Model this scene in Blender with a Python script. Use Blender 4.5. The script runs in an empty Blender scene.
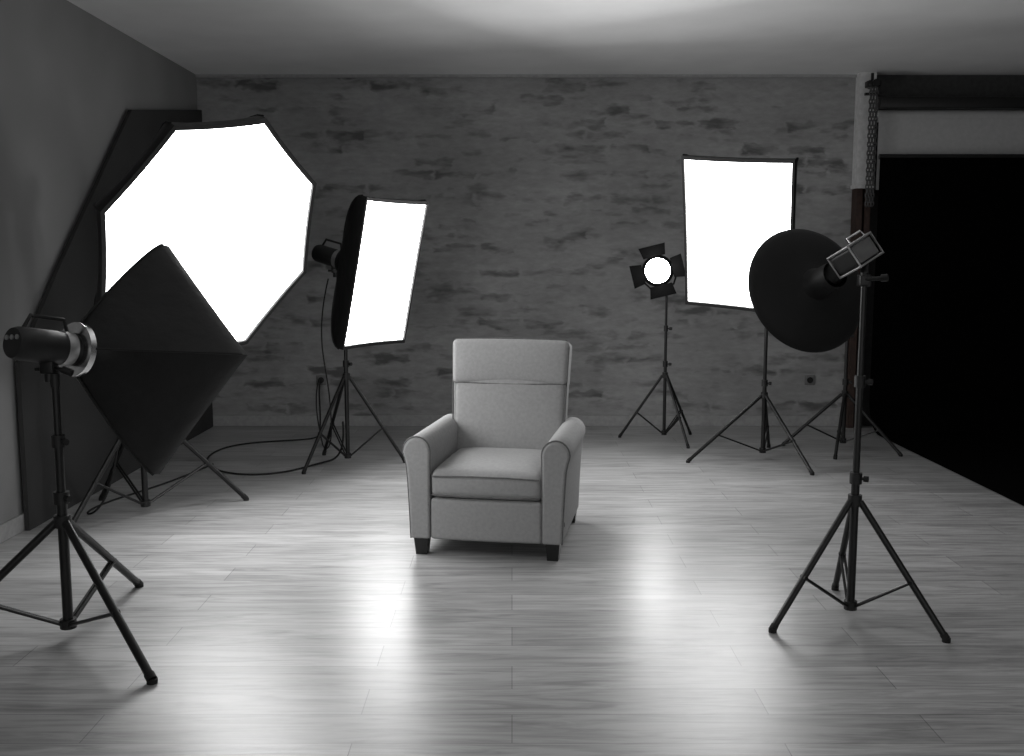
import bpy, bmesh, math, random
from mathutils import Vector, Matrix
random.seed(4)
scene = bpy.context.scene
R = math.radians

# ---------------------------------------------------------------- materials
def new_mat(name):
    m = bpy.data.materials.new(name); m.use_nodes = True
    nt = m.node_tree
    return m, nt, nt.nodes['Principled BSDF']

def simple(name, col, rough=0.5, metal=0.0, var=0.15, nscale=30, bump=0.0, bscale=200, spec=0.5):
    m, nt, b = new_mat(name)
    if isinstance(col, (int, float)): col = (col, col, col)
    tc = nt.nodes.new('ShaderNodeTexCoord')
    n = nt.nodes.new('ShaderNodeTexNoise'); n.inputs['Scale'].default_value = nscale
    nt.links.new(tc.outputs['Object'], n.inputs['Vector'])
    r = nt.nodes.new('ShaderNodeValToRGB')
    r.color_ramp.elements[0].position = 0.3; r.color_ramp.elements[1].position = 0.7
    r.color_ramp.elements[0].color = [c*(1-var) for c in col]+[1]
    r.color_ramp.elements[1].color = [min(1, c*(1+var)) for c in col]+[1]
    nt.links.new(n.outputs['Fac'], r.inputs['Fac'])
    nt.links.new(r.outputs['Color'], b.inputs['Base Color'])
    b.inputs['Roughness'].default_value = rough
    b.inputs['Metallic'].default_value = metal
    b.inputs['Specular IOR Level'].default_value = spec
    if bump > 0:
        n2 = nt.nodes.new('ShaderNodeTexNoise'); n2.inputs['Scale'].default_value = bscale
        n2.inputs['Detail'].default_value = 4
        nt.links.new(tc.outputs['Object'], n2.inputs['Vector'])
        bp = nt.nodes.new('ShaderNodeBump'); bp.inputs['Strength'].default_value = bump
        bp.inputs['Distance'].default_value = 0.01
        nt.links.new(n2.outputs['Fac'], bp.inputs['Height'])
        nt.links.new(bp.outputs['Normal'], b.inputs['Normal'])
    return m

def emis(name, strength):
    m, nt, b = new_mat(name)
    b.inputs['Base Color'].default_value = (.8, .8, .8, 1)
    b.inputs['Emission Color'].default_value = (1, 1, 1, 1)
    b.inputs['Emission Strength'].default_value = strength
    return m

M_metal = simple('stand_black_metal', 0.006, 0.38, 0.0, 0.2, 20, spec=.4)
M_knob = simple('knob_plastic', 0.010, 0.5, spec=.4)
M_rubber = simple('rubber', 0.008, 0.8)
M_chrome = simple('chrome', 0.75, 0.18, 1.0, 0.1)
M_silver = simple('silver_casing', 0.35, 0.35, 0.6, 0.1)
M_fabric = simple('softbox_nylon', 0.007, 0.5, 0, 0.25, 6, bump=0.8, bscale=7, spec=.35)
M_rim = simple('softbox_rim', 0.006, 0.7)
M_door = simple('barn_door_matte', 0.006, 0.8, spec=.2)
M_chair = simple('chair_fabric', 0.32, 0.9, 0, 0.06, 60, bump=0.18, bscale=350, spec=0.2)
M_piping = simple('chair_piping', 0.13, 0.9, spec=0.2)
M_leg = simple('chair_leg_wood', 0.008, 0.4)
M_dish = simple('dish_black', 0.005, 0.6, 0, 0.1, spec=.3)
M_white = simple('ceiling_paint', 0.85, 0.9, 0, 0.03, 3)
M_trim = simple('baseboard_paint', 0.33, 0.5, 0, 0.1)
M_pillar = simple('pillar_white', 0.6, 0.7, 0, 0.1)
M_wood = simple('pillar_wood', (0.035, 0.018, 0.013), 0.6, 0, 0.3)
M_black_paper = simple('black_paper', 0.0015, 0.95, spec=0.03)
M_grey_paper = simple('white_paper', 0.42, 0.8, 0, 0.05)
M_wall_shadow = simple('wall_shadow_dark', 0.04, 0.85, 0, 0.1, 2, spec=0.2)  # dark tone painting the shaded area of the left wall
M_plastic = simple('outlet_plastic', 0.15, 0.5)
M_plain = simple('wall_plain_dark', 0.05, 0.9)
M_chain = simple('chain_steel', 0.08, 0.35, 0.5)
E_soft = emis('softbox_glow', 15.0)
E_soft2 = emis('softbox_glow_dim', 10.0)
E_octa = emis('octabox_glow', 10.0)
E_square = emis('square_softbox_glow', 8.0)
E_spot = emis('spot_glow', 110.0)

def wall_material():
    m, nt, b = new_mat('plaster_brick_wall')
    L = nt.links.new
    tc = nt.nodes.new('ShaderNodeTexCoord')
    def noise(scale_vec, scale, detail=3, rough=0.5, dist=0.0):
        mp = nt.nodes.new('ShaderNodeMapping'); mp.inputs['Scale'].default_value = scale_vec
        L(tc.outputs['Object'], mp.inputs['Vector'])
        n = nt.nodes.new('ShaderNodeTexNoise'); n.inputs['Scale'].default_value = scale
        n.inputs['Detail'].default_value = detail; n.inputs['Roughness'].default_value = rough
        n.inputs['Distortion'].default_value = dist
        L(mp.outputs['Vector'], n.inputs['Vector']); return n
    def mathn(op, a, bb):
        n = nt.nodes.new('ShaderNodeMath'); n.operation = op
        for i, x in enumerate((a, bb)):
            if isinstance(x, (int, float)): n.inputs[i].default_value = x
            else: L(x, n.inputs[i])
        return n.outputs[0]
    def ramp(src, p0, c0, p1, c1):
        r = nt.nodes.new('ShaderNodeValToRGB')
        r.color_ramp.elements[0].position = p0; r.color_ramp.elements[0].color = (c0, c0, c0, 1)
        r.color_ramp.elements[1].position = p1; r.color_ramp.elements[1].color = (c1, c1, c1, 1)
        L(src, r.inputs['Fac']); return r.outputs['Color']
    n1 = noise((3.0, 1, 9.0), 1.0, 3, 0.55, 0.15)
    n2 = noise((1, 1, 1.6), 1.3, 3)
    n3 = noise((3, 3, 8), 3.0, 6, 0.65)
    n4 = noise((5, 5, 9), 1.0, 2, 0.5)
    base = ramp(n2.outputs['Fac'], .3, .255, .72, .35)
    fine = ramp(n3.outputs['Fac'], .3, .84, .7, 1.12)
    mx = nt.nodes.new('ShaderNodeMixRGB'); mx.blend_type = 'MULTIPLY'; mx.inputs[0].default_value = 1
    L(base, mx.inputs[1]); L(fine, mx.inputs[2])
    mpb = nt.nodes.new('ShaderNodeMapping'); mpb.inputs['Rotation'].default_value = (R(90), 0, 0)
    L(tc.outputs['Object'], mpb.inputs['Vector'])
    nd = nt.nodes.new('ShaderNodeMixRGB'); nd.inputs[0].default_value = .12
    L(mpb.outputs['Vector'], nd.inputs[1]); L(n4.outputs['Color'], nd.inputs[2])
    nd2 = nt.nodes.new('ShaderNodeMixRGB'); nd2.inputs[0].default_value = .07
    L(nd.outputs['Color'], nd2.inputs[1]); L(n3.outputs['Color'], nd2.inputs[2])
    br = nt.nodes.new('ShaderNodeTexBrick'); br.inputs['Scale'].default_value = 1
    br.inputs['Brick Width'].default_value = .30; br.inputs['Row Height'].default_value = .085
    br.inputs['Mortar Size'].default_value = .03; br.inputs['Mortar Smooth'].default_value = 1
    br.inputs['Color1'].default_value = (0, 0, 0, 1); br.inputs['Color2'].default_value = (1, 1, 1, 1)
    br.inputs['Mortar'].default_value = (.2, .2, .2, 1)
    L(nd2.outputs['Color'], br.inputs['Vector'])
    v = mathn('ADD', mathn('MULTIPLY', br.outputs['Color'], .22), n1.outputs['Fac'])
    patch = ramp(v, .62, 0, .84, 1)
    tint = ramp(br.outputs['Color'], 0, 1.05, 1, .92)
    mb = nt.nodes.new('ShaderNodeMixRGB'); mb.blend_type = 'MULTIPLY'; mb.inputs[0].default_value = 1
    L(mx.outputs['Color'], mb.inputs[1]); L(tint, mb.inputs[2])
    m2 = nt.nodes.new('ShaderNodeMixRGB'); m2.inputs[2].default_value = (.09, .09, .09, 1)
    L(mathn('MULTIPLY', patch, .85), m2.inputs[0]); L(mb.outputs['Color'], m2.inputs[1])
    L(m2.outputs['Color'], b.inputs['Base Color'])
    b.inputs['Roughness'].default_value = 0.75
    b.inputs['Specular IOR Level'].default_value = 0.25
    bp = nt.nodes.new('ShaderNodeBump'); bp.inputs['Strength'].default_value = 0.2; bp.inputs['Distance'].default_value = 0.015
    L(mathn('SUBTRACT', n3.outputs['Fac'], patch), bp.inputs['Height']); L(bp.outputs['Normal'], b.inputs['Normal'])
    return m

def floor_material():
    m, nt, b = new_mat('laminate_planks')
    L = nt.links.new
    tc = nt.nodes.new('ShaderNodeTexCoord')
    br = nt.nodes.new('ShaderNodeTexBrick')
    br.inputs['Scale'].default_value = 1.0
    br.inputs['Brick Width'].default_value = 1.3
    br.inputs['Row Height'].default_value = 0.19
    br.inputs['Mortar Size'].default_value = 0.002
    br.inputs['Mortar Smooth'].default_value = 0.3
    br.inputs['Bias'].default_value = 0
    br.inputs['Color1'].default_value = (.33, .33, .33, 1)
    br.inputs['Color2'].default_value = (.42, .42, .42, 1)
    br.inputs['Mortar'].default_value = (.18, .18, .18, 1)
    br.offset = 0.37
    L(tc.outputs['Object'], br.inputs['Vector'])
    mp = nt.nodes.new('ShaderNodeMapping'); mp.inputs['Scale'].default_value = (1.5, 17, 1)
    L(tc.outputs['Object'], mp.inputs['Vector'])
    n = nt.nodes.new('ShaderNodeTexNoise'); n.inputs['Scale'].default_value = 1.3
    n.inputs['Detail'].default_value = 8; n.inputs['Roughness'].default_value = 0.62; n.inputs['Distortion'].default_value = 1.4
    L(mp.outputs['Vector'], n.inputs['Vector'])
    r = nt.nodes.new('ShaderNodeValToRGB')
    r.color_ramp.elements[0].position = 0.34; r.color_ramp.elements[0].color = (.62, .62, .62, 1)
    r.color_ramp.elements[1].position = 0.60; r.color_ramp.elements[1].color = (1.1, 1.1, 1.1, 1)
    L(n.outputs['Fac'], r.inputs['Fac'])
    mx = nt.nodes.new('ShaderNodeMixRGB'); mx.blend_type = 'MULTIPLY'; mx.inputs[0].default_value = 1
    L(br.outputs['Color'], mx.inputs[1]); L(r.outputs['Color'], mx.inputs[2])
    L(mx.outputs['Color'], b.inputs['Base Color'])
    b.inputs['Roughness'].default_value = 0.34
    b.inputs['Specular IOR Level'].default_value = 0.5
    bp = nt.nodes.new('ShaderNodeBump'); bp.inputs['Strength'].default_value = 0.14; bp.inputs['Distance'].default_value = 0.004
    L(n.outputs['Fac'], bp.inputs['Height']); L(bp.outputs['Normal'], b.inputs['Normal'])
    return m

# ---------------------------------------------------------------- builder
class B:
    def __init__(s): s.bm = bmesh.new()
    def tube(s, p0, p1, r0, r1=None, seg=16):
        p0 = Vector(p0); p1 = Vector(p1); r1 = r0 if r1 is None else r1
        d = p1-p0; l = d.length
        q = d.to_track_quat('Z', 'Y').to_matrix().to_4x4()
        mat = Matrix.Translation((p0+p1)/2) @ q
        bmesh.ops.create_cone(s.bm, cap_ends=True, segments=seg, radius1=r0, radius2=r1, depth=l, matrix=mat)
        return s
    def box(s, c, size, rot=None, bevel=0.0):
        mat = Matrix.Translation(Vector(c)) @ (rot.to_4x4() if rot else Matrix.Identity(4)) @ Matrix.Diagonal((*size, 1))
        r = bmesh.ops.create_cube(s.bm, size=1, matrix=mat)
        if bevel > 0:
            es = list({e for v in r['verts'] for e in v.link_edges})
            bmesh.ops.bevel(s.bm, geom=es, offset=bevel, segments=3, affect='EDGES', profile=0.5)
        return s
    def path(s, pts, r, seg=8, closed=False):
        pts = [Vector(p) for p in pts]; n = len(pts); rings = []
        up = None
        for i, p in enumerate(pts):
            a = pts[(i-1) % n] if (closed or i > 0) else p
            c = pts[(i+1) % n] if (closed or i < n-1) else p
            t = (c-a).normalized()
            if up is None:
                up = t.orthogonal().normalized()
            up = (up - t*up.dot(t))
            up = up.normalized() if up.length > 1e-5 else t.orthogonal().normalized()
            sd = t.cross(up)
            rings.append([s.bm.verts.new(p + r*(math.cos(k*2*math.pi/seg)*up + math.sin(k*2*math.pi/seg)*sd)) for k in range(seg)])
        for i in range(n if closed else n-1):
            a, b = rings[i], rings[(i+1) % n]
            for k in range(seg):
                s.bm.faces.new((a[k], a[(k+1) % seg], b[(k+1) % seg], b[k]))
        return s
    def rings(s, rings, closed=True, cap0=False, cap1=False):
        vs = [[s.bm.verts.new(Vector(p)) for p in ring] for ring in rings]
        n = len(vs[0])
        for a, b in zip(vs[:-1], vs[1:]):
            for k in range(n if closed else n-1):
                s.bm.faces.new((a[k], a[(k+1) % n], b[(k+1) % n], b[k]))
        if cap0: s.bm.faces.new(vs[0][::-1])
        if cap1: s.bm.faces.new(vs[-1])
        return s
    def lathe(s, prof, fr, seg=48):
        s.rings([[fr(r*math.cos(2*math.pi*k/seg), r*math.sin(2*math.pi*k/seg), c) for k in range(seg)] for r, c in prof])
        return s
    def rbox(s, c, size, r, rot=None, n=10, fn=None):
        hx, hy, hz = [d/2 for d in size]
        def axis(h):
            e = [-h, -h+.22*r, -h+.45*r, -h+.7*r]
            inner = [(-h+r)+(2*h-2*r)*i/n for i in range(n+1)]
            return e+inner+[-x for x in e[::-1]]
        ax, ay, az = axis(hx), axis(hy), axis(hz)
        newv = []
        def grid(A, Bx, f):
            g = [[s.bm.verts.new(f(a, b)) for b in Bx] for a in A]
            for i in range(len(A)-1):
                for j in range(len(Bx)-1):
                    s.bm.faces.new((g[i][j], g[i+1][j], g[i+1][j+1], g[i][j+1]))
            for row in g: newv.extend(row)
        for sg in (1, -1):
            grid(ax, ay, lambda a, b: (a, b, sg*hz))
            grid(ax, az, lambda a, b: (a, sg*hy, b))
            grid(ay, az, lambda a, b: (sg*hx, a, b))
        for v in newv:
            p = v.co
            q = Vector((max(-hx+r, min(hx-r, p.x)), max(-hy+r, min(hy-r, p.y)), max(-hz+r, min(hz-r, p.z))))
            d = p-q
            if d.length > 1e-9: p = q+d.normalized()*r
            if fn: p = fn(Vector(p))
            if rot: p = rot @ Vector(p)
            v.co = Vector(p)+Vector(c)
        bmesh.ops.remove_doubles(s.bm, verts=newv, dist=1e-5)
        return s
    def obj(s, name, mat, parent=None, smooth=True, loc=(0, 0, 0), bevel=0):
        bmesh.ops.recalc_face_normals(s.bm, faces=s.bm.faces)
        me = bpy.data.meshes.new(name); s.bm.to_mesh(me); s.bm.free()
        o = bpy.data.objects.new(name, me); scene.collection.objects.link(o)
        me.materials.append(mat)
        o.location = loc
        if parent: o.parent = parent
        if bevel:
            md = o.modifiers.new('bevel', 'BEVEL'); md.width = bevel; md.segments = 4
            md.limit_method = 'ANGLE'; md.angle_limit = R(40)
        if smooth:
            for p in me.polygons: p.use_smooth = True
            try:
                me.set_sharp_from_angle(angle=R(40))
            except Exception: pass
        return o

def empty(name, loc, rz=0):
    e = bpy.data.objects.new(name, None); e.location = loc; e.rotation_euler = (0, 0, rz)
    e.empty_display_size = 0.2
    scene.collection.objects.link(e); return e

# ---------------------------------------------------------------- room
YW = 8.54; XL = -2.62; XR = 5.4; ZC = 2.95; YF = -2.0
B().box(((XL+XR)/2, (YF+YW)/2, -0.05), (XR-XL+.4, YW-YF+.2, 0.1)).obj('floor', floor_material(), smooth=False)
B().box(((XL+XR)/2, (YF+YW)/2, ZC+.05), (XR-XL+.4, YW-YF+.2, 0.1)).obj('ceiling', M_white, smooth=False)
B().box(((XL+2.86)/2, YW+.05, ZC/2), (2.86-XL, 0.1, ZC)).obj('wall_back', wall_material(), smooth=False)
B().box(((2.86+XR)/2, YW+.05, ZC/2), (XR-2.86, 0.1, ZC)).obj('wall_back_alcove', M_plain, smooth=False)
M_left = simple('wall_left_paint', 0.23, 0.85, 0, 0.08, 1.5)
M_right = simple('wall_right_paint', 0.2, 0.85, 0, 0.08, 1.5)
B().box((XL-.05, (YF+YW)/2, ZC/2), (0.1, YW-YF, ZC)).obj('wall_left', M_left, smooth=False)
B().box((XR+.05, (YF+YW)/2, ZC/2), (0.1, YW-YF, ZC)).obj('wall_right', M_right, smooth=False)
B().box(((XL+2.86)/2, YW-.009, 0.045), (2.86-XL, 0.018, 0.09)).obj('baseboard_back', M_trim, bevel=.004)
B().box((XL+.009, (YF+YW)/2, 0.045), (0.018, YW-YF-.04, 0.09)).obj('baseboard_left', M_trim, bevel=.004)
B().box(((XL+2.86)/2, YW-.012, ZC-.012), (2.86-XL, 0.024, 0.024)).obj('trim_1', M_trim)

# pillar
pl = empty('pillar', (0, 0, 0))
B().box((2.92, YW-.06, (2.03+ZC)/2), (0.13, 0.12, ZC-2.03)).box((2.915, YW-.075, 2.03), (0.14, .15, .03)).obj('upper_column', M_pillar, pl)
b = B()
b.box((2.885, YW-.06, 1.01), (0.05, 0.12, 2.02)); b.box((2.955, YW-.06, 1.01), (0.045, 0.12, 2.02)); b.box((2.92, YW-.03, 1.01), (0.03, 0.06, 2.02))
b.obj('lower_column', M_wood, pl)

# flat dark panel on left wall, added to stand in for a shadow
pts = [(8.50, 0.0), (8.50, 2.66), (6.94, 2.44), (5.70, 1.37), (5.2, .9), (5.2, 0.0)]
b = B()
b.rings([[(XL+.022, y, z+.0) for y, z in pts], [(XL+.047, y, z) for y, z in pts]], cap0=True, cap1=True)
b.obj('left_wall_shadow_panel', M_wall_shadow, smooth=False)

# black paper backdrop
bd = empty('black_paper_backdrop', (0, 0, 0))
prof = [(8.28, 2.25), (8.28, 0.25)]
for i in range(1, 11):
    a = R(90*i/10); prof.append((8.28-.25*(1-math.cos(a)), 0.25-.245*math.sin(a)))
prof.append((5.3, 0.005))
b = B(); b.rings([[(2.99, y, z), (5.2, y, z)] for y, z in prof], closed=False); b.obj('paper_sheet', M_black_paper, bd)
b = B(); b.tube((2.99, 8.30, 2.26), (5.2, 8.30, 2.26), .022, seg=24); b.obj('paper_bar', M_metal, bd)
rs = empty('white_paper_backdrop', (0, 0, 0))
b = B(); b.tube((2.995, 8.42, 2.60), (5.25, 8.42, 2.60), .05, seg=32)
b.rings([[(3.0, 8.375, 2.60), (5.2, 8.375, 2.60)], [(3.0, 8.375, 2.0), (5.2, 8.375, 2.0)]], closed=False); b.obj('paper_roll', M_grey_paper, rs)
b = B(); b.box((4.13, 8.39, 2.69), (2.3, .2, .09), bevel=.008); b.obj('roller_housing', M_metal, rs)
# chain
ch = empty('backdrop_chain', (2.925, 8.30, 0))
b = B()
z = 2.80; i = 0
while z > 1.85:
    for dx in (-.024, .0, .024):
        pp = []
        for k in range(10):
            a = 2*math.pi*k/10
            u, w = .011*math.cos(a), .024*math.sin(a)
            pp.append((dx+(u if i % 2 else 0), (0 if i % 2 else u), z+w))
        b.path(pp, .0055, seg=6, closed=True)
    z -= .034; i += 1
b.obj('chain_links', M_chain, ch)
b = B(); b.box((0, .03, 2.84), (.1, .1, .05), bevel=.006).tube((0, .1, 2.84), (0, -.05, 2.84), .03).tube((0, .05, 2.84), (0, .05, 2.93), .012)
b.box((0, .02, 2.76), (.13, .03, .02)); b.obj('chain_sprocket', M_metal, ch)

# outlets
for nm, x in (('wall_outlet', -1.64), ('wall_outlet.001', 2.56)):
    e = empty(nm, (x, YW-.006, .40))
    B().box((0, 0, 0), (.085, .012, .085), bevel=.004).obj('plate', M_plastic, e)
    b = B(); b.tube((0, -.004, 0), (0, -.012, 0), .026, seg=24).obj('socket', M_knob, e)

# ---------------------------------------------------------------- light stands
def stand(parent, top, leg_z, foot_r, angs, r=0.014, brace_z=0.06, c=(0, 0), tops=True):
    cx, cy = c
    b = B()
    z1 = leg_z+.10
    b.tube((cx, cy, brace_z-.01), (cx, cy, z1), r)
    z2 = z1+(top-z1)*.5
    b.tube((cx, cy, z1-.02), (cx, cy, z2), r*.85)
    b.tube((cx, cy, z2-.02), (cx, cy, top), r*.72)
    b.obj('pole', M_metal, parent)
    b = B()
    for zz, rr in ((z1, r*1.5), (z2, r*1.3)):
        b.tube((cx, cy, zz-.03), (cx, cy, zz+.015), rr)
        a = R(30)
        b.tube((cx, cy, zz-.008), (cx+.035*math.cos(a), cy-.035*math.sin(a), zz-.008), .006)
        b.tube((cx+.03*math.cos(a), cy-.03*math.sin(a), zz-.008), (cx+.048*math.cos(a), cy-.048*math.sin(a), zz-.008), .012)
    b.tube((cx, cy, leg_z-.02), (cx, cy, leg_z+.025), r*1.7)
    b.tube((cx, cy, brace_z-.015), (cx, cy, brace_z+.02), r*1.6)
    b.tube((cx, cy, top-.02), (cx, cy, top+.03), r*.9)
    b.obj('collars', M_knob, parent)
    b = B(); f = B()
    for a in angs:
        fr_ = foot_r
        if isinstance(a, tuple): a, fr_ = a
        a = R(a); d = Vector((math.cos(a), math.sin(a), 0)); s = Vector((-d.y, d.x, 0))
        p0 = Vector((cx, cy, leg_z))+d*.022; p1 = Vector((cx, cy, .012))+d*fr_
        b.tube(p0, p1, r*.82, seg=10)
        m = p0.lerp(p1, .60)
        for sg in (-1, 1):
            b.tube(Vector((cx, cy, brace_z))+d*.018+s*.008*sg, m+s*.008*sg, r*.36, seg=8)
        b.tube(m-s*.014, m+s*.014, r*.6, seg=8)
        f.tube(p0.lerp(p1, .965), p1, r*.95, seg=12)
        f.tube(p1+Vector((0,0,.004)), Vector((p1.x, p1.y, 0)), r*1.0, seg=12)
    b.obj('legs', M_metal, parent); f.obj('rubber_feet', M_rubber, parent)

def frame(center, az, t, roll=0):
    az, t, roll = R(az), R(t), R(roll)
    N = Vector((math.sin(az)*math.cos(t), -math.cos(az)*math.cos(t), -math.sin(t)))
    H = Vector((math.cos(az), math.sin(az), 0))
    U = Vector((math.sin(az)*math.sin(t), -math.cos(az)*math.sin(t), math.cos(t)))
    H2 = H*math.cos(roll)+U*math.sin(roll); U2 = U*math.cos(roll)-H*math.sin(roll)
    c = Vector(center)
    fr = lambda a, b_, d: c+H2*a+U2*b_+N*d
    rot = Matrix((H2, U2, N)).transposed()
    return fr, rot

def subdiv_poly(poly, n, sag=0.0):
    out = []
    for i, p in enumerate(poly):
        q = poly[(i+1) % len(poly)]
        for k in range(n):
            t = k/n; s = 1-sag*4*t*(1-t)
            out.append(((p[0]*(1-t)+q[0]*t)*s, (p[1]*(1-t)+q[1]*t)*s))
    return out

def softbox(parent, fr, poly, depth, apex_r, emat, lip=.035, curve=1.7):
    ns = 6
    rings = []
    outer = subdiv_poly(poly, ns, 0.012)
    T = 10
    for i in range(T+1):
        t = i/T
        s = 1-t**curve
        base = subdiv_poly(poly, ns, 0.012+0.05*math.sin(math.pi*t))
        ring = []
        for p in base:
            ang = math.atan2(p[1], p[0])
            ring.append(fr(p[0]*s+apex_r*math.cos(ang)*(1-s), p[1]*s+apex_r*math.sin(ang)*(1-s), -depth*t))
        rings.append(ring)
    front = [fr(x, y, lip) for x, y in outer]
    k = 1-.024/max(abs(poly[0][0]), abs(poly[0][1]))
    inner = [fr(x*k, y*k, lip) for x, y in outer]
    inner2 = [fr(x*k, y*k, 0.0) for x, y in outer]
    b = B(); b.rings([inner2, inner, front]+rings); b.obj('fabric_shell', M_fabric, parent)
    b = B()
    for i in range(len(poly)):
        pp = [r[i*ns] for r in rings]
        cc = fr(0, 0, -depth/2)
        b.path([p+(p-cc).normalized()*.003 for p in pp], .005, seg=6)
    b.obj('ribs', M_rim, parent)
    b = B()
    vs = [b.bm.verts.new(fr(x*(k+.004), y*(k+.004), lip*.55)) for x, y in outer]
    b.bm.faces.new(vs); b.obj('diffuser_panel', emat, parent, smooth=False)
    b = B(); b.lathe([(apex_r+.02, -depth+.012), (apex_r+.02, -depth-.012), (apex_r*.7, -depth-.012), (apex_r*.7, -depth+.012), (apex_r+.02, -depth+.012)], fr, 32)
    b.obj('speed_ring', M_chrome if apex_r > .083 else M_metal, parent)

def strobe(parent, fr, rot, c0, length=.26, r=.062, mat=None):
    mat = mat or M_knob
    b = B()
    b.lathe([(r*.8, -c0), (r, -c0-.015), (r, -c0-length+.02), (r*.88, -c0-length), (.001, -c0-length)], fr, 32)
    b.obj('strobe_body', mat, parent)
    b = B()
    b.lathe([(r*1.03, -c0-.03), (r*1.05, -c0-.05), (r*1.03, -c0-.07)], fr, 32)
    for k in range(3):
        b.tube(fr(-.03+.03*k, .02, -c0-length-.005), fr(-.03+.03*k, .02, -c0-length+.01), .009, seg=12)
    b.obj('strobe_controls', M_silver, parent)
    b = B()
    b.path([fr(0, r*.9, -c0-.04), fr(0, r+.045, -c0-.06), fr(0, r+.045, -c0-length*.75), fr(0, r*.9, -c0-length*.85)], .008, seg=8)
    b.obj('strobe_handle', mat, parent)

def softbox_light(name, center, az, t, roll, poly, depth, apex_r, emat, leg_z, foot_r, angs, hoff=.10, r=.014, off=(0, 0), curve=1.7, slen=.26):
    fr0, _ = frame(center, az, t, roll)
    hp = fr0(0, 0, -depth-hoff)
    base = Vector((hp.x+off[0], hp.y+off[1], 0))
    e = empty(name, base)
    fr, rot = frame(Vector(center)-base, az, t, roll)
    softbox(e, fr, poly, depth, apex_r, emat, curve=curve)
    strobe(e, fr, rot, depth, slen)
    h = hp-base
    b = B()
    b.box((h.x, h.y, h.z-.075), (.05, .05, .05), bevel=.006)
    b.tube((h.x, h.y, h.z-.13), (h.x, h.y, h.z-.05), .018)
    b.tube((h.x-.05, h.y, h.z-.085), (h.x+.05, h.y, h.z-.085), .008)
    b.tube((h.x+.05, h.y, h.z-.085), (h.x+.085, h.y, h.z-.10), .014)
    b.tube((0, 0, h.z-.13), (h.x, h.y, h.z-.11), .016)
    b.obj('tilt_bracket', M_metal, e)
    stand(e, h.z-.13, leg_z, foot_r, angs, r)
    return e

def rect(w, h): return [(w/2, h/2), (-w/2, h/2), (-w/2, -h/2), (w/2, -h/2)]
def ngon(n, rad, a0, sx=1, sy=1): return [(sx*rad*math.cos(R(a0+360*k/n)), sy*rad*math.sin(R(a0+360*k/n))) for k in range(n)]

softbox_light('octagonal_softbox_light', (-1.605, 5.38, 1.525), 50, 25, 10, ngon(8, .70, 22.5, .965, 1.05), .45, .08, E_octa,
              .62, .58, (33, 247, (140, .50)), hoff=.12, r=.017, off=(-.08, -.16), slen=.2)
softbox_light('rectangular_softbox_light', (-.86, 6.7, 1.345), 58, 13, 0, rect(.65, 1.0), .34, .07, E_soft,
              .62, .40, (8, 232, 125), hoff=.09, r=.015, off=(.06, 0))
softbox_light('rectangular_softbox_light.001', (1.515, 6.75, 1.595), -35, 17, -5, rect(.77, 1.05), .38, .07, E_soft2,
              .46, .58, (194, 290, (70, .45)), hoff=.09, r=.015, off=(.04, 0))
softbox_light('square_softbox_light', (-1.46, 4.1, 1.035), 149, 10, -5, ngon(4, .475, 90), .38, .084, E_square,
              .46, .61, (319, 86, (200, .5)), hoff=.12, r=.019, off=(.02, 0), curve=1.2)

# ---------------------------------------------------------------- barn door spotlight
e = empty('barn_door_spotlight', (1.21, 7.85, 0))
stand(e, 1.18, .52, .36, (160, 292, 45), .013)
fr, rot = frame((-.09, -.12, 1.345), -10, 6, 14)
b = B(); b.lathe([(.10, .005), (.112, .0), (.112, -.10), (.085, -.14), (.085, -.22), (.07, -.24), (.001, -.24)], fr, 40)
b.obj('lamp_housing', M_metal, e)
b = B(); b.lathe([(.096, -.004), (.08, .006), (.04, .012), (.0005, .014)], fr, 40); b.obj('lens', E_spot, e)
b = B()
for k in range(4):
    a = math.pi/2*k
    def P(w, rad, c): return fr(math.cos(a)*rad-math.sin(a)*w, math.sin(a)*rad+math.cos(a)*w, c)
    w1 = .085 if k % 2 else .075
    i0 = [P(-w1, .112, .01), P(w1, .112, .01), P(w1*1.2, .20, .035), P(-w1*1.2, .20, .035)]
    nn = (i0[1]-i0[0]).cross(i0[2]-i0[0]).normalized()*.003
    b.rings([[p+nn for p in i0], [p-nn for p in i0]], cap0=True, cap1=True)
b.lathe([(.100, .012), (.122, .012), (.122, -.012), (.108, -.012)], fr, 40)
b.obj('barn_doors', simple('barn_door_black', 0.003, .7, spec=.1), e, smooth=False)
b = B()
b.path([fr(-.12, 0, -.08), fr(-.125, -.08, -.09), fr(-.09, -.14, -.11), fr(0, -.155, -.12), fr(.09, -.14, -.11), fr(.125, -.08, -.09), fr(.12, 0, -.08)], .008)
b.tube((0, 0, 1.16), fr(0, -.15, -.12), .014)
b.obj('yoke', M_metal, e)

# ---------------------------------------------------------------- beauty dish on stand
e = empty('beauty_dish_light', (1.36, 3.88, 0))
stand(e, 1.36, .49, .37, (201, 321, 81), .016, brace_z=.06)
fr, rot = frame((-.11, .38, 1.31), 195.5, 19, 0)
b = B()
b.lathe([(.262, .0), (.270, .004), (.274, -.003), (.268, -.014), (.245, -.028), (.20, -.046), (.15, -.06), (.10, -.072), (.07, -.085), (.058, -.11), (.055, -.22)], fr, 72)
b.obj('dish_shell', M_dish, e)
b = B()
b.lathe([(.262, .0), (.24, -.022), (.195, -.04), (.145, -.054), (.1, -.066), (.06, -.076), (.001, -.076)], fr, 72)
b.obj('dish_inner', M_silver, e)
frh, roth = frame(Vector((-.075, .38, 1.36)), 195.5, 19, -28)
b = B(); b.rbox(frh(0, 0, -.29), (.12, .085, .14), .016, roth); b.tube(frh(0, 0, -.22), fr(0, 0, -.18), .045); b.obj('strobe_body', M_knob, e)
b = B()
w, h = .062, .046
c = -.365
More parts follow.
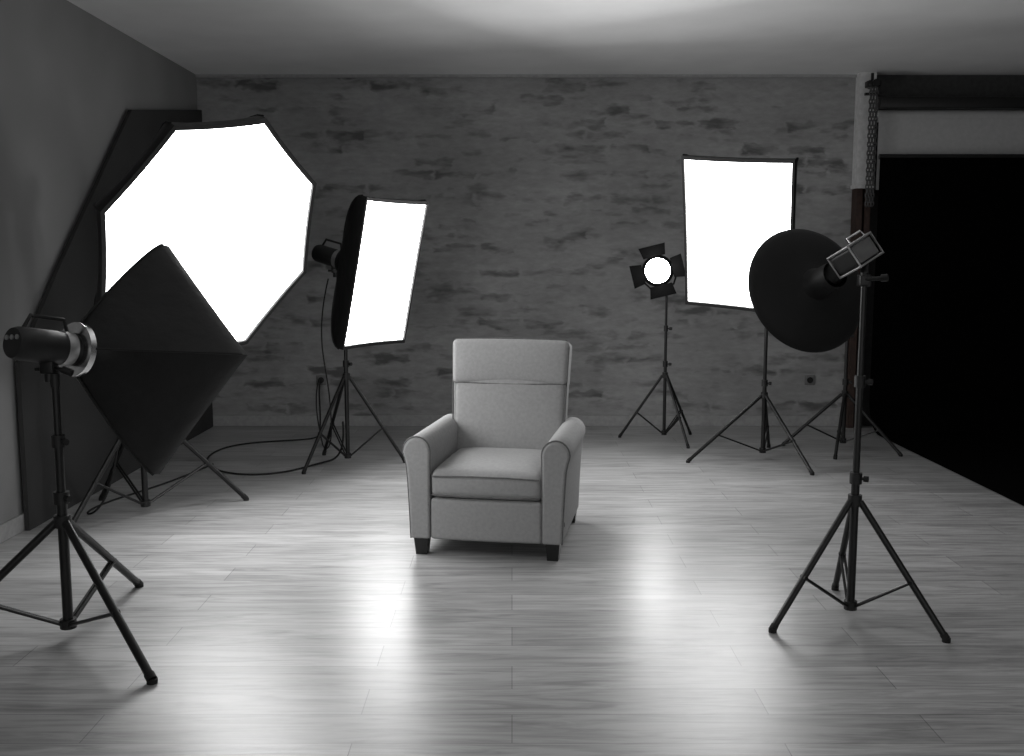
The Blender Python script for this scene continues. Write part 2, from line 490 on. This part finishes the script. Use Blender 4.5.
b.path([frh(-w, -h, c), frh(w, -h, c), frh(w, h, c), frh(-w, h, c)], .0055, closed=True)
b.path([frh(-w, -h, -.22), frh(w, -h, -.22), frh(w, h, -.22), frh(-w, h, -.22)], .0045, closed=True)
for sx in (-w, w):
    for sy in (-h, h): b.tube(frh(sx, sy, c), frh(sx, sy, -.22), .0045)
for k in range(5): b.tube(frh(-.045, -.026+.013*k, c+.003), frh(.035, -.026+.013*k, c+.003), .002)
b.obj('strobe_guard_frame', M_silver, e)
b = B(); b.rbox(frh(0, -.0, -.361), (.10, .07, .006), .002, roth); b.obj('rear_panel', simple('rear_panel', .12, .35), e)
b = B()
b.path([frh(-.045, h, -.35), frh(-.045, h+.026, -.34), frh(.03, h+.026, -.34), frh(.03, h, -.35)], .005)
b.obj('strobe_handle', M_chrome, e)
b = B()
bp0 = frh(0, -.04, -.32)
b.tube((0, 0, 1.35), bp0, .016); b.box((0, 0, 1.36), (.045, .045, .045), bevel=.006)
b.tube((-.01, -.01, 1.365), (.06, -.05, 1.37), .008); b.tube((.05, -.042, 1.37), (.07, -.056, 1.372), .014)
b.obj('tilt_bracket', M_metal, e)

# empty stand in the back
e = empty('light_stand', (2.52, 7.50, 0))
stand(e, 1.22, .42, .44, (165, 318, 245), .015)

# ---------------------------------------------------------------- cables
def cable(name, pts, r=.005):
    cu = bpy.data.curves.new(name, 'CURVE'); cu.dimensions = '3D'; cu.bevel_depth = r; cu.bevel_resolution = 3
    sp = cu.splines.new('NURBS'); sp.points.add(len(pts)-1); sp.order_u = 4; sp.use_endpoint_u = True
    for p, q in zip(sp.points, pts): p.co = (*q, 1)
    o = bpy.data.objects.new(name, cu); scene.collection.objects.link(o); cu.materials.append(M_rubber); return o
cable('power_cable', [(-1.64, 8.51, .40), (-1.64, 8.40, .36), (-1.62, 8.38, .1), (-1.6, 8.2, .006), (-1.52, 7.84, .006), (-2.0, 7.78, .006),
                      (-2.25, 7.5, .006), (-2.2, 6.9, .006), (-1.85, 6.5, .006), (-1.5, 6.6, .006), (-1.35, 7.0, .006), (-1.18, 6.98, .03), (-1.19, 6.95, .3)], .007)
cable('power_cable.001', [(-1.66, 8.51, .40), (-1.67, 8.35, .25), (-1.55, 8.0, .006), (-1.42, 7.4, .006), (-1.27, 7.0, .1), (-1.28, 6.96, .6), (-1.37, 7.0, .95), (-1.28, 7.0, 1.30)], .005)
cable('power_cable.002', [(-2.2, 5.70, 1.65), (-2.3, 5.9, 1.0), (-2.25, 5.7, .4), (-2.3, 5.5, .006), (-2.45, 5.5, .006), (-2.4, 5.9, .006), (-2.2, 6.3, .006), (-2.1, 6.9, .006)], .006)

# ---------------------------------------------------------------- armchair
ac = empty('armchair', (-.06, 5.09, 0), R(-10))
for sg, nm in ((1, 'arm_right'), (-1, 'arm_left')):
    prof = [(.276, .085), (.276, .30), (.274, .49)]
    cxx, czz, rr = .340, .518, .067
    for k in range(0, 15):
        a = R(180-k*15)
        prof.append((cxx+rr*math.cos(a), czz+rr*math.sin(a)*1.05))
    prof += [(.390, .44), (.384, .36), (.376, .2), (.372, .085)]
    rings = []
    for y in (-.40, -.39, -.2, 0, .2, .33, .34):
        k = .965 if y in (-.40, .34) else 1.0
        rings.append([(sg*(.327+(x-.327)*k), y, .35+(z-.35)*(k if z > .35 else 1)) for x, z in prof])
    b = B(); b.rings(rings, cap0=True, cap1=True); b.obj(nm, M_chair, ac, bevel=.012)
    b = B()
    b.path([(sg*x, -.392, z) for x, z in prof], .004, seg=8); b.obj(nm+'_piping', M_piping, ac)
b = B(); b.rbox((0, .02, .19), (.56, .70, .20), .02); b.obj('base_frame', M_chair, ac)
b = B(); b.rbox((0, -.37, .185), (.550, .05, .205), .018, fn=lambda p: Vector((p.x, p.y-(.008*(1-(p.x/.27)**2) if p.y < 0 else 0), p.z))); b.obj('front_panel', M_chair, ac)
def crown(p):
    k = max(0, 1-(p.x/.28)**4)*max(0, 1-(p.y/.31)**4)
    z = p.z+(.025*k if p.z > 0 else 0)
    y = p.y-(.014*(1-(p.x/.28)**2)*(1-(p.z/.07)**2) if p.y < -.25 else 0)
    return Vector((p.x, y, z))
b = B(); b.rbox((0, -.085, .356), (.550, .62, .135), .035, fn=crown, n=14); b.obj('seat_cushion', M_chair, ac)
b = B()
b.path([(-.262, -.404, .398), (-.1, -.414, .405), (.1, -.414, .405), (.262, -.404, .398)], .004)
b.path([(-.262, -.404, .308), (-.1, -.414, .305), (.1, -.414, .305), (.262, -.404, .308)], .004)
b.obj('seat_piping', M_piping, ac)
rt = Matrix.Rotation(R(-11), 3, 'X')
bc = Vector((0, .315, .66))
def backfn(p):
    f = 1+.03*(p.z/.33)
    k = max(0, 1-(p.x/.32)**2)*max(0, 1-(p.z/.34)**2)
    return Vector((p.x*f, p.y-(.02*k if p.y < 0 else 0), p.z-(.006*(p.x/.32)**2 if p.z > .2 else 0)))
b = B(); b.rbox(bc, (.615, .15, .68), .035, rt, n=14, fn=backfn); b.obj('backrest', M_chair, ac)
def headfn(p):
    k = max(0, 1-(p.x/.33)**4)*max(0, 1-(p.z/.11)**2)
    return Vector((p.x*(1+.012*p.z/.1), p.y-(.012*k if p.y < 0 else 0), p.z-.006*(p.x/.32)**2))
b = B(); b.rbox(bc+rt @ Vector((0, -.005, .222)), (.632, .172, .245), .026, rt, n=12, fn=headfn); b.obj('headrest', M_chair, ac)
b = B()
def bp(x, y, z): return bc+rt @ Vector((x, y, z))
b.path([bp(-.308, -.078, .104), bp(-.15, -.088, .099), bp(0, -.090, .097), bp(.15, -.088, .099), bp(.308, -.078, .104)], .004)
b.path([bp(-.310, -.07, .11), bp(-.318, -.072, .30), bp(-.306, -.072, .338), bp(0, -.072, .346), bp(.306, -.072, .338), bp(.318, -.072, .30), bp(.310, -.07, .11)], .004)
b.path([bp(-.302, -.07, -.2), bp(-.310, -.07, .11)], .004); b.path([bp(.302, -.07, -.2), bp(.310, -.07, .11)], .004)
b.obj('back_piping', M_piping, ac)
for i, (x, y) in enumerate(((-.325, -.35), (.325, -.35), (-.325, .36), (.325, .36))):
    b = B()
    def sq(h, zz): return [(x-h, y-h, zz), (x+h, y-h, zz), (x+h, y+h, zz), (x-h, y+h, zz)]
    b.rings([sq(.027, 0), sq(.036, .10)], cap0=True, cap1=True); b.obj('leg_%d' % (i+1), M_leg, ac, smooth=False)
b = B(); b.box((0, .30, .2), (.735, .12, .22), bevel=.02); b.obj('rear_frame', M_chair, ac)
b = B(); b.box((.3765, -.33, .17), (.002, .012, .02)); b.obj('fabric_tag', M_leg, ac)

# ---------------------------------------------------------------- world, camera
w = bpy.data.worlds.new('world'); scene.world = w; w.use_nodes = True
w.node_tree.nodes['Background'].inputs[0].default_value = (1, 1, 1, 1)
w.node_tree.nodes['Background'].inputs[1].default_value = 0.7

cam = bpy.data.cameras.new('camera'); co = bpy.data.objects.new('camera', cam); scene.collection.objects.link(co)
co.location = (0, 0, 1.45); co.rotation_euler = (R(90-6.9), 0, 0)
cam.lens = 35.16; cam.sensor_width = 36; cam.clip_end = 100
scene.camera = co
scene.view_settings.view_transform = 'Standard'
scene.view_settings.look = 'None'
